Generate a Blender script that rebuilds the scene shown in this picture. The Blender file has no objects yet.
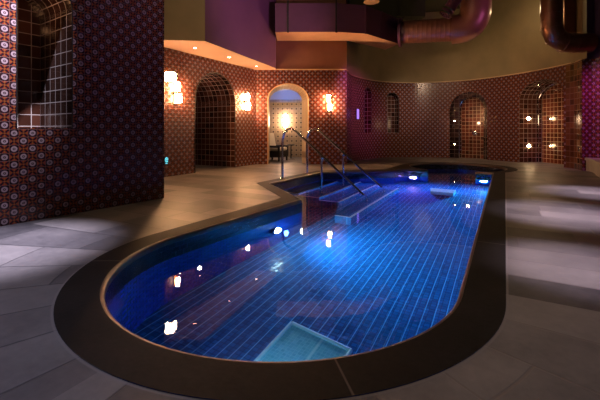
import bpy, bmesh, math, random
from mathutils import Vector, Matrix
random.seed(7)
sc = bpy.context.scene
COL = sc.collection
F, HZ = 370.0, 130.0          # focal length in px (600 wide) and horizon row; eye height 1.0
TH = math.radians(28.99)      # pool axis, clockwise from the view direction
CS, SN = math.cos(TH), math.sin(TH)
H = 2.75                      # height of the tiled walls
CEIL = 5.3
WL = -0.18                    # water level
PI = math.pi

def G(px, py, z=0.0):         # photo position of a point at height z -> plan x, y
    Y = F*(1-z)/(py-HZ); return ((px-300)*Y/F, Y)
def UV2W(u, v): return (u*CS+v*SN, -u*SN+v*CS)

# ------------------------------------------------------------------ materials
class NG:
    def __init__(s, name):
        s.m = bpy.data.materials.new(name); s.m.use_nodes = True
        s.t = s.m.node_tree; s.n = s.t.nodes; s.l = s.t.links
        s.b = s.n['Principled BSDF']
    def node(s, typ, **kw):
        n = s.n.new(typ)
        for k, v in kw.items(): setattr(n, k, v)
        return n
    def put(s, v, sock):
        if isinstance(v, (int, float)): sock.default_value = v
        elif isinstance(v, tuple): sock.default_value = v if len(v) == len(sock.default_value) else (*v, 1)
        else: s.l.new(v, sock)
    def M(s, op, a, b=0.0, c=0.0):
        n = s.node('ShaderNodeMath', operation=op)
        s.put(a, n.inputs[0]); s.put(b, n.inputs[1]); s.put(c, n.inputs[2])
        return n.outputs[0]
    def lt(s, a, e, w=0.02):   # soft a < e
        n = s.node('ShaderNodeMapRange'); s.put(a, n.inputs[0]); s.put(e-w, n.inputs[1]); s.put(e+w, n.inputs[2])
        n.inputs[3].default_value = 1; n.inputs[4].default_value = 0; return n.outputs[0]
    def gt(s, a, e, w=0.02): return s.M('SUBTRACT', 1.0, s.lt(a, e, w))
    def mix(s, f, a, b):
        n = s.node('ShaderNodeMix', data_type='RGBA'); s.put(f, n.inputs[0]); s.put(a, n.inputs[6]); s.put(b, n.inputs[7]); return n.outputs[2]
    def xyz(s, kind):
        c = s.node('ShaderNodeTexCoord'); x = s.node('ShaderNodeSeparateXYZ'); s.l.new(c.outputs[kind], x.inputs[0])
        return x.outputs[0], x.outputs[1], x.outputs[2], c.outputs[kind]
    def comb(s, x, y, z=0.0):
        n = s.node('ShaderNodeCombineXYZ'); s.put(x, n.inputs[0]); s.put(y, n.inputs[1]); s.put(z, n.inputs[2]); return n.outputs[0]
    def rnd(s, x, y, z=0.0):
        n = s.node('ShaderNodeTexWhiteNoise', noise_dimensions='3D'); s.l.new(s.comb(x, y, z), n.inputs[0]); return n.outputs[0]
    def noise(s, vec, scale, detail=4, rough=.55):
        n = s.node('ShaderNodeTexNoise'); 
        if vec is not None: s.l.new(vec, n.inputs['Vector'])
        n.inputs['Scale'].default_value = scale; n.inputs['Detail'].default_value = detail; n.inputs['Roughness'].default_value = rough
        return n.outputs['Fac']
    def ramp(s, f, *stops):
        n = s.node('ShaderNodeValToRGB'); s.put(f, n.inputs[0]); e = n.color_ramp.elements
        e[0].position, e[0].color = stops[0][0], (*stops[0][1], 1); e[1].position, e[1].color = stops[-1][0], (*stops[-1][1], 1)
        for p, c in stops[1:-1]: q = e.new(p); q.color = (*c, 1)
        return n.outputs[0]
    def bump(s, h, strength=.3, dist=.01):
        n = s.node('ShaderNodeBump'); s.put(h, n.inputs['Height']); n.inputs['Strength'].default_value = strength
        n.inputs['Distance'].default_value = dist; s.l.new(n.outputs[0], s.b.inputs['Normal'])
    def done(s, col=None, rough=None, metal=None, spec=None):
        for v, k in ((col, 'Base Color'), (rough, 'Roughness'), (metal, 'Metallic'), (spec, 'Specular IOR Level')):
            if v is not None: s.put(v, s.b.inputs[k])
        return s.m

def plain(name, col, rough=.6, metal=0., var=.12, scale=6.):
    g = NG(name); x, y, z, v = g.xyz('Object')
    n = g.noise(v, scale, 5)
    lo = tuple(c*(1-var) for c in col); hi = tuple(min(1, c*(1+var)) for c in col)
    g.bump(n, .08, .01)
    return g.done(g.ramp(n, (.3, lo), (.7, hi)), rough, metal)

def emit(name, col, strength):
    g = NG(name); g.b.inputs['Base Color'].default_value = (*col, 1)
    g.b.inputs['Emission Color'].default_value = (*col, 1); g.b.inputs['Emission Strength'].default_value = strength
    return g.m

def encaustic(name, p=.084, disc=(.32, .215, .23), dark=(.022, .007, .010), rust=(.23, .030, .013), must=(.22, .08, .018), grout=(.115, .038, .030)):
    g = NG(name); U, V, _, vec = g.xyz('UV')
    x = g.M('DIVIDE', U, p); y = g.M('DIVIDE', V, p)
    ix, iy = g.M('FLOOR', x), g.M('FLOOR', y)
    fx = g.M('SUBTRACT', g.M('SUBTRACT', x, ix), .5); fy = g.M('SUBTRACT', g.M('SUBTRACT', y, iy), .5)
    par = g.M('FLOORED_MODULO', g.M('ADD', ix, iy), 2.0)
    r = g.M('SQRT', g.M('ADD', g.M('MULTIPLY', fx, fx), g.M('MULTIPLY', fy, fy)))
    ax, ay = g.M('ABSOLUTE', fx), g.M('ABSOLUTE', fy)
    ring = g.M('MULTIPLY', g.lt(r, .35, .02), g.gt(r, .15, .03))
    corner = g.gt(r, .60, .02)
    A = g.mix(ring, dark, disc); A = g.mix(corner, A, must)
    A = g.mix(g.lt(r, .06, .02), A, disc)
    d = g.M('MINIMUM', g.M('ABSOLUTE', g.M('ADD', fx, fy)), g.M('ABSOLUTE', g.M('SUBTRACT', fx, fy)))
    petal = g.M('MULTIPLY', g.lt(d, .16, .03), g.gt(r, .13, .02))
    B = g.mix(petal, rust, dark)
    B = g.mix(g.M('MULTIPLY', g.lt(g.M('MINIMUM', ax, ay), .055, .02), g.gt(r, .2, .03)), B, must)
    B = g.mix(g.lt(r, .09, .02), B, must)
    c = g.mix(par, A, B)
    gm = g.gt(g.M('MAXIMUM', ax, ay), .472, .012)
    c = g.mix(gm, c, grout)
    rn = g.rnd(ix, iy)
    c = g.mix(g.M('MULTIPLY', rn, .35), c, g.mix(.5, c, dark))
    g.bump(g.M('SUBTRACT', g.M('MULTIPLY', g.noise(vec, 40, 3), .25), gm), .35, .003)
    return g.done(c, g.M('ADD', .24, g.M('MULTIPLY', gm, .4)), 0, .5)

def square_tile(name, col, grout, p=.15, rough=.14, var=.5):
    g = NG(name); U, V, _, vec = g.xyz('UV')
    x = g.M('DIVIDE', U, p); y = g.M('DIVIDE', V, p)
    ix, iy = g.M('FLOOR', x), g.M('FLOOR', y)
    ax = g.M('ABSOLUTE', g.M('SUBTRACT', g.M('SUBTRACT', x, ix), .5)); ay = g.M('ABSOLUTE', g.M('SUBTRACT', g.M('SUBTRACT', y, iy), .5))
    m = g.M('MAXIMUM', ax, ay); gm = g.gt(m, .468, .01)
    rn = g.rnd(ix, iy)
    c = g.ramp(rn, (0, tuple(k*(1-var) for k in col)), (1, tuple(k*(1+var) for k in col)))
    c = g.mix(gm, c, grout)
    tilt = g.M('ADD', g.M('MULTIPLY', g.M('SUBTRACT', rn, .5), g.M('SUBTRACT', x, ix)), g.M('MULTIPLY', g.noise(vec, 9, 2), .6))
    g.bump(g.M('SUBTRACT', tilt, g.M('MULTIPLY', gm, .8)), .22, .006)
    return g.done(c, g.M('ADD', rough, g.M('MULTIPLY', gm, .5)), 0, .6)

def mosaic(name, a, b, grout, line, p=.045, seam=.17, seamv=0., wall=False, rough=.16):
    g = NG(name); U, V, _, vec = g.xyz('UV')
    y = g.M('DIVIDE', V, p); iy = g.M('FLOOR', y)
    x = g.M('DIVIDE', U, p*(2 if wall else 1))
    if wall: x = g.M('ADD', x, g.M('MULTIPLY', g.M('FLOORED_MODULO', iy, 2.0), .5))
    ix = g.M('FLOOR', x)
    ax = g.M('ABSOLUTE', g.M('SUBTRACT', g.M('SUBTRACT', x, ix), .5)); ay = g.M('ABSOLUTE', g.M('SUBTRACT', g.M('SUBTRACT', y, iy), .5))
    gm = g.gt(g.M('MAXIMUM', ax, ay), .44, .02)
    c = g.mix(g.rnd(ix, iy), a, b); c = g.mix(gm, c, grout)
    s = g.M('ABSOLUTE', g.M('SUBTRACT', g.M('FRACT', g.M('DIVIDE', U if not wall else V, seam)), .5))
    sm = g.gt(s, .465, .02); c = g.mix(g.M('MULTIPLY', sm, 1.0 if not wall else .35), c, line)
    if not wall:
        s2 = g.M('ABSOLUTE', g.M('SUBTRACT', g.M('FRACT', g.M('DIVIDE', V, .34)), .5)); c = g.mix(g.M('MULTIPLY', g.gt(s2, .485, .006), .12), c, line)
    tilt = g.M('ADD', g.M('MULTIPLY', g.M('SUBTRACT', g.rnd(ix, iy, 3.0), .5), g.M('SUBTRACT', x, ix)), g.M('MULTIPLY', g.M('SUBTRACT', g.rnd(ix, iy, 8.0), .5), g.M('SUBTRACT', y, iy)))
    g.bump(g.M('SUBTRACT', g.M('MULTIPLY', tilt, 2.5), gm), .5, .004)
    return g.done(c, rough, 0, .6 if wall else .5)

def slab_floor(name):
    g = NG(name); u, v, z, vec = g.xyz('Object')
    du = g.M('SUBTRACT', u, -1.47); dv = g.M('SUBTRACT', v, 2.42); ne = g.M('MINIMUM', dv, 0.0)
    rho = g.M('SQRT', g.M('ADD', g.M('MULTIPLY', du, du), g.M('MULTIPLY', ne, ne)))
    ang = g.M('ARCTAN2', g.M('MULTIPLY', ne, -1.0), g.M('ABSOLUTE', du))
    sig = g.M('SUBTRACT', g.M('MAXIMUM', dv, 0.0), g.M('MULTIPLY', ang, 1.62))
    # warp-free racetrack courses: joints run square to the coping, staggered slabs along each course
    a = g.M('DIVIDE', g.M('ADD', sig, 20.0), .36); ia = g.M('FLOOR', a)
    side = g.M('MULTIPLY', g.M('SIGN', du), 7.0)
    b = g.M('ADD', g.M('DIVIDE', g.M('SUBTRACT', rho, 1.47), .92), g.M('MULTIPLY', g.rnd(ia, side, 5.0), .9)); ib = g.M('FLOOR', b)
    ja = g.M('MINIMUM', g.M('SUBTRACT', a, ia), g.M('SUBTRACT', 1.0, g.M('SUBTRACT', a, ia)))
    jb = g.M('MINIMUM', g.M('SUBTRACT', b, ib), g.M('SUBTRACT', 1.0, g.M('SUBTRACT', b, ib)))
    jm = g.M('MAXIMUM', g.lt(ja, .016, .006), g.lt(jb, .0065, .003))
    ring = g.lt(g.M('ABSOLUTE', g.M('SUBTRACT', rho, 1.483)), .006, .003)
    n1 = g.noise(vec, 2.2, 6, .6); n2 = g.noise(vec, 22, 5, .6)
    t = g.rnd(ia, ib, side)
    mixv = g.M('ADD', g.M('ADD', g.M('MULTIPLY', n1, .55), g.M('MULTIPLY', n2, .3)), g.M('MULTIPLY', t, .42))
    c = g.ramp(mixv, (.34, (.042, .038, .038)), (.58, (.105, .093, .088)), (.90, (.21, .185, .165)))
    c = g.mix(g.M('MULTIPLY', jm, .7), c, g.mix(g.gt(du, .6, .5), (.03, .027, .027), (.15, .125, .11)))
    c = g.mix(g.M('MULTIPLY', ring, .8), c, (.20, .17, .15))
    g.bump(g.M('SUBTRACT', g.M('ADD', g.M('MULTIPLY', n2, .35), g.M('MULTIPLY', n1, .5)), jm), .35, .006)
    return g.done(c, g.M('ADD', .34, g.M('MULTIPLY', n2, .25)), 0, .28)

def coping_stone(name):
    g = NG(name); u, v, z, vec = g.xyz('Object')
    n2 = g.noise(vec, 30, 6, .65); n1 = g.noise(vec, 3, 5)
    du = g.M('SUBTRACT', u, -1.47); dv = g.M('SUBTRACT', v, 2.42); ne = g.M('MINIMUM', dv, 0.0)
    ang = g.M('ARCTAN2', ne, du)
    sig = g.M('ADD', g.M('MAXIMUM', dv, 0.0), g.M('MULTIPLY', ang, 1.35))
    a = g.M('FRACT', g.M('DIVIDE', g.M('ADD', sig, 25.148), 2.4)); ja = g.M('MINIMUM', a, g.M('SUBTRACT', 1.0, a)); jm = g.lt(ja, .0018, .0007)
    c = g.ramp(g.M('ADD', g.M('MULTIPLY', n2, .6), g.M('MULTIPLY', n1, .4)), (.3, (.003, .0026, .0025)), (.7, (.020, .0165, .0145)))
    c = g.mix(g.M('MULTIPLY', jm, .6), c, (.16, .13, .11))
    g.bump(g.M('SUBTRACT', n2, jm), .3, .004)
    return g.done(c, g.M('ADD', .52, g.M('MULTIPLY', n2, .2)), 0, .08)

def water_mat():
    g = NG('pool_water'); g.n.remove(g.b)
    out = [n for n in g.n if n.type == 'OUTPUT_MATERIAL'][0]
    gl = g.node('ShaderNodeBsdfGlass'); gl.inputs['IOR'].default_value = 1.33; gl.inputs['Roughness'].default_value = 0; gl.inputs['Color'].default_value = (.90, .96, 1, 1)
    c = g.node('ShaderNodeTexCoord'); n = g.noise(c.outputs['Object'], 1.6, 3, .5)
    b = g.node('ShaderNodeBump'); b.inputs['Strength'].default_value = .05; b.inputs['Distance'].default_value = .03
    g.l.new(n, b.inputs['Height']); g.l.new(b.outputs[0], gl.inputs['Normal']); g.l.new(gl.outputs[0], out.inputs[0])
    return g.m

M = {}
M['tile'] = encaustic('patterned_encaustic_tile')
def dotted(name, p, bg, dot, grout):
    g = NG(name); U, V, _, vec = g.xyz('UV'); x = g.M('DIVIDE', U, p); y = g.M('DIVIDE', V, p)
    fx = g.M('SUBTRACT', g.M('FRACT', x), .5); fy = g.M('SUBTRACT', g.M('FRACT', y), .5)
    r = g.M('SQRT', g.M('ADD', g.M('MULTIPLY', fx, fx), g.M('MULTIPLY', fy, fy)))
    c = g.mix(g.lt(r, .17, .03), bg, dot)
    gm = g.gt(g.M('MAXIMUM', g.M('ABSOLUTE', fx), g.M('ABSOLUTE', fy)), .47, .012)
    c = g.mix(gm, c, grout); g.bump(g.M('MULTIPLY', gm, -1.0), .2, .003); return g.done(c, .35, 0, .5)
M['dots'] = dotted('pale_dotted_tile', .17, (.40, .31, .22), (.05, .035, .03), (.26, .19, .13))
M['dark_tile'] = square_tile('dark_brown_square_tile', (.055, .018, .011), (.36, .28, .25))
M['niche_tile'] = square_tile('dark_niche_tile', (.035, .016, .012), (.38, .32, .31))
M['red_tile'] = square_tile('red_square_tile', (.10, .025, .014), (.56, .38, .25), .13)
M['surround_tile'] = square_tile('near_black_surround_tile', (.022, .009, .008), (.075, .05, .045), .15)
M['gold_tile'] = square_tile('brown_glazed_pier_tile', (.11, .045, .018), (.16, .08, .04), .15, .1)
M['cream_tile'] = square_tile('cream_reveal_tile', (.36, .28, .21), (.16, .12, .09), .11, .3, .12)
M['olive'] = plain('olive_lit_plaster', (.23, .168, .088), .75, 0, .10, 2.0)  # tint of the light on neutral plaster put into the base colour
M['plum'] = plain('purple_lit_plaster', (.155, .062, .135), .7, 0, .08, 1.5)  # purple wash light put into the plaster colour
M['peach'] = plain('peach_plaster', (.50, .315, .225), .75, 0, .05, 2.0)
M['brownp'] = plain('brown_plaster', (.24, .10, .055), .7, 0, .10, 2.0)
M['ceil'] = plain('dark_olive_ceiling', (.055, .050, .022), .85, 0, .15, 1.5)
M['duct_plum'] = plain('purple_lit_sheet_metal', (.16, .055, .11), .5, .2, .10, 3.0)  # purple wash over the duct is carried by this base colour
M['duct_under'] = plain('warm_lit_sheet_metal', (.74, .44, .28), .6, 0, .06, 3.0)  # sconce light from below put into a paler, warmer underside colour
M['spiral'] = plain('brown_spiral_duct_metal', (.30, .125, .085), .38, .2, .12, 5.0)
M['bronze'] = plain('dark_bronze_duct_metal', (.20, .09, .05), .38, .7, .15, 5.0)
M['chrome'] = plain('polished_steel', (.72, .72, .74), .12, 1.0, .03, 8.0)
M['brass'] = plain('brass', (.75, .50, .22), .25, 1.0, .05, 8.0)
M['black'] = plain('black_metal', (.015, .014, .014), .4, .3, .2, 9.0)
M['wicker'] = plain('black_woven_rattan', (.018, .014, .012), .55, 0, .4, 90.0)
M['cushion'] = plain('cream_cushion_fabric', (.78, .69, .54), .9, 0, .06, 40.0)
M['white'] = plain('white_plaster', (.62, .62, .64), .8, 0, .04, 3.0)
M['trim'] = plain('gold_trim', (.55, .36, .20), .45, 0, .08, 5.0)
M['bench'] = plain('pale_bench_stone', (.42, .38, .34), .5, 0, .12, 7.0)
M['slab'] = slab_floor('grey_stone_slabs')
M['coping'] = coping_stone('dark_coping_stone')
M['lip'] = plain('polished_glint_stone_lip', (.045, .022, .013), .42, 0, .2, 20.)  # polished edge; warm sconce glint also put into its brown tint
M['pool_floor'] = mosaic('blue_floor_mosaic', (.002, .075, .22), (.005, .14, .37), (.004, .05, .15), (.12, .50, .85), seam=.088, rough=.14)
M['pool_wall'] = mosaic('deep_blue_wall_mosaic', (.006, .018, .20), (.012, .035, .30), (.012, .030, .15), (.03, .07, .30), wall=True, seam=.18)
M['band'] = mosaic('black_blue_waterline_tile', (.004, .006, .016), (.010, .014, .035), (.012, .016, .035), (.015, .02, .04), wall=True, seam=.09)
M['nosing'] = plain('white_nosing_tile', (.80, .84, .86), .25, 0, .04, 20.0)
M['pale_mosaic'] = mosaic('pale_blue_mosaic', (.26, .58, .70), (.36, .70, .80), (.50, .80, .90), (.8, .92, .95), p=.03, seam=.30)
M['step_mosaic'] = mosaic('step_blue_mosaic', (.008, .11, .28), (.012, .15, .36), (.02, .12, .28), (.06, .28, .50), seam=.30)
M['water'] = water_mat()
M['lamp_warm'] = emit('warm_frosted_glass_glow', (1., .50, .22), 340)
M['lamp_cube'] = emit('warm_white_glass_glow', (1., .66, .38), 60)
M['lamp_inner'] = emit('lounge_lamp_glow', (1., .62, .36), 70)
M['lamp_shower'] = emit('shower_lamp_glow', (1., .66, .34), 90)
M['lamp_down'] = emit('downlight_glow', (1., .78, .55), 30)
M['lamp_white'] = emit('underwater_white_glow', (.45, .80, 1.), 600)
M['lamp_purple'] = emit('underwater_purple_glow', (.50, .34, 1.), 420)
M['lamp_cyan'] = emit('underwater_cyan_glow', (.12, .75, 1.), 420)
M['violet_panel'] = emit('violet_panel_glow', (.40, .28, 1.), .8)
M['cyan_sign'] = emit('cyan_sign_glow', (.12, .60, .75), 1.2)

# ------------------------------------------------------------------ mesh helpers
def mesh(name, V, Fc, mat, parent=None, uv=None, smooth=False, loc=None, rotz=None):
    me = bpy.data.meshes.new(name); me.from_pydata([tuple(p) for p in V], [], Fc); me.update()
    if uv is not None:
        L = me.uv_layers.new(name='UVMap')
        for lp in me.loops: L.data[lp.index].uv = uv[lp.vertex_index]
    if smooth:
        for p in me.polygons: p.use_smooth = True
    me.materials.append(mat)
    o = bpy.data.objects.new(name, me); COL.objects.link(o)
    if parent is not None: o.parent = parent
    if loc is not None: o.location = loc
    if rotz is not None: o.rotation_euler = (0, 0, rotz)
    return o
class B:
    """collects shapes into one mesh"""
    def __init__(s): s.v = []; s.f = []; s.uv = []
    def add(s, V, Fc, uv=None):
        k = len(s.v); s.v += [Vector(p) for p in V]; s.f += [tuple(i+k for i in f) for f in Fc]
        s.uv += list(uv) if uv is not None else [(p[0], p[1]) for p in V]; return s
    def box(s, c, d, M4=None, bev=0.0):
        bm = bmesh.new(); bmesh.ops.create_cube(bm, size=1)
        for q in bm.verts: q.co = Vector((q.co.x*d[0], q.co.y*d[1], q.co.z*d[2]))
        if bev: bmesh.ops.bevel(bm, geom=bm.edges[:]+bm.verts[:], offset=bev, segments=3, affect='EDGES', profile=.5)
        bm.verts.index_update(); T = M4 or Matrix()
        V = [T @ (q.co + Vector(c)) for q in bm.verts]; Fc = [tuple(q.index for q in f.verts) for f in bm.faces]; bm.free()
        return s.add(V, Fc)
    def sweep(s, P, r, n=14, caps=True):
        P = [Vector(p) for p in P]; m = len(P); R = r if isinstance(r, list) else [r]*m
        T = [((P[min(i+1, m-1)]-P[max(i-1, 0)]).normalized()) for i in range(m)]
        a = Vector((0, 0, 1)) if abs(T[0].z) < .9 else Vector((1, 0, 0)); N = (a-T[0]*a.dot(T[0])).normalized()
        V = []
        for i in range(m):
            N = (N-T[i]*N.dot(T[i])).normalized(); Bn = T[i].cross(N)
            V += [P[i]+(N*math.cos(2*PI*k/n)+Bn*math.sin(2*PI*k/n))*R[i] for k in range(n)]
        Fc = [(i*n+k, i*n+(k+1) % n, (i+1)*n+(k+1) % n, (i+1)*n+k) for i in range(m-1) for k in range(n)]
        if caps: Fc += [tuple(range(n))[::-1], tuple((m-1)*n+k for k in range(n))]
        return s.add(V, Fc)
    def lathe(s, prof, n=24, M4=None):
        V = []; T = M4 or Matrix()
        for r, z in prof: V += [T @ Vector((r*math.cos(2*PI*k/n), r*math.sin(2*PI*k/n), z)) for k in range(n)]
        m = len(prof); Fc = [(i*n+k, i*n+(k+1) % n, (i+1)*n+(k+1) % n, (i+1)*n+k) for i in range(m-1) for k in range(n)]
        Fc += [tuple(range(n))[::-1], tuple((m-1)*n+k for k in range(n))]
        return s.add(V, Fc)
    def prism(s, poly, z0, z1):
        n = len(poly); V = [(x, y, z0) for x, y in poly]+[(x, y, z1) for x, y in poly]
        return s.add(V, [tuple(range(n))[::-1], tuple(range(n, 2*n))]+[(i, (i+1) % n, n+(i+1) % n, n+i) for i in range(n)])
    def out(s, name, mat, parent=None, smooth=False, **k):
        o = mesh(name, s.v, s.f, mat, parent, s.uv, smooth, **k)
        bm = bmesh.new(); bm.from_mesh(o.data); bmesh.ops.recalc_face_normals(bm, faces=bm.faces[:]); bm.to_mesh(o.data); bm.free()
        if smooth:
            try: o.data.set_sharp_from_angle(angle=math.radians(40))
            except Exception: pass
        return o
def face_mat(origin, d, up=(0, 0, 1)):      # local +z looks along d
    d = Vector(d).normalized(); u = Vector(up); x = u.cross(d)
    x = x.normalized() if x.length > 1e-4 else Vector((1, 0, 0)); y = d.cross(x)
    m = Matrix((x, y, d)).transposed().to_4x4(); m.translation = Vector(origin); return m
def crom(P, k=8):
    P = [Vector(p) for p in P]; Q = [P[0]*2-P[1]]+P+[P[-1]*2-P[-2]]; R = []
    for i in range(1, len(Q)-2):
        a, b, c, d = Q[i-1:i+3]
        for j in range(k):
            t = j/k; R.append(.5*((2*b)+(c-a)*t+(2*a-5*b+4*c-d)*t*t+(3*b-a-3*c+d)*t**3))
    return R+[P[-1]]
def empty(name, loc, rotz=0, label=None, cat=None, group=None):
    o = bpy.data.objects.new(name, None); COL.objects.link(o); o.location = loc; o.rotation_euler = (0, 0, rotz); o.empty_display_size = .1
    return tag(o, label, cat, group)
def tag(o, label, cat, group=None, kind=None):
    if label: o['label'] = label
    if cat: o['category'] = cat
    if group: o['group'] = group
    if kind: o['kind'] = kind
    return o
def struct(o, label=None, cat=None):
    o['kind'] = 'structure'
    if label: o['label'] = label
    if cat: o['category'] = cat
    return o
def copy_tree(o, parent=None):
    c = o.copy(); COL.objects.link(c)
    if parent is not None: c.parent = parent
    for ch in list(o.children): copy_tree(ch, c)
    return c

# ------------------------------------------------------------------ walls along a plan path, with arched openings
class Path:
    def __init__(s, pts, k=0):
        P = [Vector((p[0], p[1], 0)) for p in pts]
        s.P = crom(P, k) if k else P
        s.S = [0.0]
        for i in range(1, len(s.P)): s.S.append(s.S[-1]+(s.P[i]-s.P[i-1]).length)
        s.L = s.S[-1]
    def at(s, t, d=0.0):
        i = max(j for j in range(len(s.S)-1) if s.S[j] <= t+1e-9 or j == 0)
        q = (t-s.S[i])/(s.S[i+1]-s.S[i]); p = s.P[i].lerp(s.P[i+1], q)
        def tan(j):
            a = s.P[max(j-1, 0)]; b = s.P[min(j+1, len(s.P)-1)]; return (b-a).normalized()
        T = tan(i).lerp(tan(i+1), q).normalized() if len(s.P) > 2 else (s.P[1]-s.P[0]).normalized()
        N = Vector((-T.y, T.x, 0))              # walls run left to right as seen: the left-hand normal points out of the room
        return p+N*d, T, N
    def px(s, x):
        best = None
        for i in range(801):
            t = s.L*i/800; p = s.at(t)[0]; q = 300+F*p.x/p.y
            if best is None or abs(q-x) < best[0]-1e-6: best = (abs(q-x), t)
        return best[1]
def arch_z(o, t):
    c = (o['s0']+o['s1'])/2; w = (o['s1']-o['s0'])/2
    return o['zs']+o['rise']*math.sqrt(max(0, 1-((t-c)/w)**2))
def arch_outline(o, n=20):
    c = (o['s0']+o['s1'])/2; w = (o['s1']-o['s0'])/2
    pts = [(o['s0'], o['zb']), (o['s0'], o['zs'])]
    pts += [(c-w*math.cos(PI*i/n), o['zs']+o['rise']*math.sin(PI*i/n)) for i in range(1, n)]
    return pts+[(o['s1'], o['zs']), (o['s1'], o['zb'])]
def wall(name, path, z0, z1, mat, ops=(), dense=.25):
    ts = {0.0, path.L}; ts |= {path.L*i/max(1, int(path.L/dense)) for i in range(int(path.L/dense))}
    for o in ops:
        c = (o['s0']+o['s1'])/2; w = (o['s1']-o['s0'])/2
        ts |= {c-w*math.cos(PI*i/20) for i in range(21)}
    ts = sorted(ts); b = B()
    for a, e in zip(ts, ts[1:]):
        if e-a < 1e-6: continue
        m = (a+e)/2; iv = [(z0, z0, z1, z1)]
        for o in ops:
            if o['s0'] < m < o['s1']:
                iv = [(arch_z(o, a), arch_z(o, e), z1, z1)]
                if o['zb'] > z0+1e-4: iv.append((z0, z0, o['zb'], o['zb']))
        for (l0, l1, h0, h1) in iv:
            pa, pe = path.at(a)[0], path.at(e)[0]
            b.add([(pa.x, pa.y, l0), (pe.x, pe.y, l1), (pe.x, pe.y, h1), (pa.x, pa.y, h0)], [(0, 1, 2, 3)], [(a, l0), (e, l1), (e, h1), (a, h0)])
    w = mesh(name, b.v, b.f, mat, None, b.uv)
    return struct(w)
def flat_at(path, o, t, d):                     # openings use the straight frame of their own centre
    c = (o['s0']+o['s1'])/2; a = path.at(o['s0'])[0]; e = path.at(o['s1'])[0]
    T = (e-a).normalized(); N = Vector((-T.y, T.x, 0)); q = (t-o['s0'])/(o['s1']-o['s0'])
    return a.lerp(e, q)+N*d
def reveal(name, path, o, d0, d1, mat, parent, floor=True):
    pts = arch_outline(o); b = B(); per = 0; V = []; uv = []
    loop = pts + ([pts[0]] if floor else [])
    for i, (t, z) in enumerate(loop):
        if i: per += math.hypot(t-loop[i-1][0], z-loop[i-1][1])
        front = path.at(t)[0] if d0 == 0 else flat_at(path, o, t, d0)
        for p, d in ((front, d0), (flat_at(path, o, t, d1), d1)): V.append((p.x, p.y, z)); uv.append((d, per if z > o['zb'] else per))
    Fc = [(2*i, 2*i+1, 2*i+3, 2*i+2) for i in range(len(loop)-1)]
    # jamb rows follow height: use z for the straight parts so tile courses stay level
    uv = [(u, V[k][2]) if (V[k][2] <= o['zs']+1e-6) else (u, o['zs']+abs(v-per)*0+ (v-(o['zs']-o['zb']))) for k, (u, v) in enumerate(uv)]
    return mesh(name, V, Fc, mat, parent, uv)
def back(name, path, o, d, mat, parent, hole=None):
    n = 40; c = (o['s0']+o['s1'])/2; w = (o['s1']-o['s0'])/2
    ts = {c-w*math.cos(PI*i/n) for i in range(n+1)}
    if hole: hc = (hole['s0']+hole['s1'])/2; hw = (hole['s1']-hole['s0'])/2; ts |= {hc-hw*math.cos(PI*i/24) for i in range(25)}
    ts = sorted(ts); b = B()
    for a, e in zip(ts, ts[1:]):
        if e-a < 1e-6: continue
        lo = (o['zb'], o['zb'])
        if hole and hole['s0'] < (a+e)/2 < hole['s1']: lo = (arch_z(hole, a), arch_z(hole, e))
        pa, pe = flat_at(path, o, a, d), flat_at(path, o, e, d)
        b.add([(pa.x, pa.y, lo[0]), (pe.x, pe.y, lo[1]), (pe.x, pe.y, arch_z(o, e)), (pa.x, pa.y, arch_z(o, a))], [(0, 1, 2, 3)],
              [(a, lo[0]), (e, lo[1]), (e, arch_z(o, e)), (a, arch_z(o, a))])
    return mesh(name, b.v, b.f, mat, parent, b.uv)
def arch_trim(name, path, o, d, r, mat, parent):
    P = [(*flat_at(path, o, t, d).xy, z) for t, z in arch_outline(o, 28)]
    return B().sweep(P, r, 8).out(name, mat, parent, True)
def op(path, px0, px1, zb, ztop, rise=None, **k):
    s0, s1 = path.px(px0), path.px(px1)
    if rise is None: rise = (s1-s0)/2
    return dict(s0=s0, s1=s1, zb=zb, zs=ztop-rise, rise=rise, **k)
def zpx(y, Y): return 1-(y-HZ)*Y/F

# left wall (with deep arched niche), extended behind the camera
pL0, pL1 = Vector((-3.11, 3.83, 0)), Vector((-2.0, 5.44, 0))
dL = (pL1-pL0).normalized()
pathL = Path([pL0-dL*4.2, pL1])
oN = op(pathL, 17, 72, 1.02, 2.70)
wl = wall('wall_left', pathL, 0, CEIL, M['tile'], [oN])
reveal('niche_lining', pathL, oN, 0, .9, M['niche_tile'], wl); back('niche_back', pathL, oN, .9, M['dark_tile'], wl)
arch_trim('niche_edge', pathL, oN, 0, .006, M['black'], wl)
pathR0 = Path([(-2.0, 5.44), (-2.95, 7.72)])
# the return runs away from the camera; its room side is the right-hand one
struct(wall('wall_left_return', pathR0, 0, CEIL, M['tile']))
# back-left wall with arched passage
pA0, pA1 = (-2.95, 7.72), (-1.28, 10.78)
pathA = Path([pA0, pA1])
oA = op(pathA, 195, 235, 0, 2.43)
wa = wall('wall_back_left', pathA, 0, H, M['tile'], [oA])
reveal('passage_lining', pathA, oA, 0, 1.9, M['dark_tile'], wa, False); back('passage_end', pathA, oA, 1.9, M['dark_tile'], wa)
arch_trim('passage_edge', pathA, oA, 0, .012, M['black'], wa)
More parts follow.
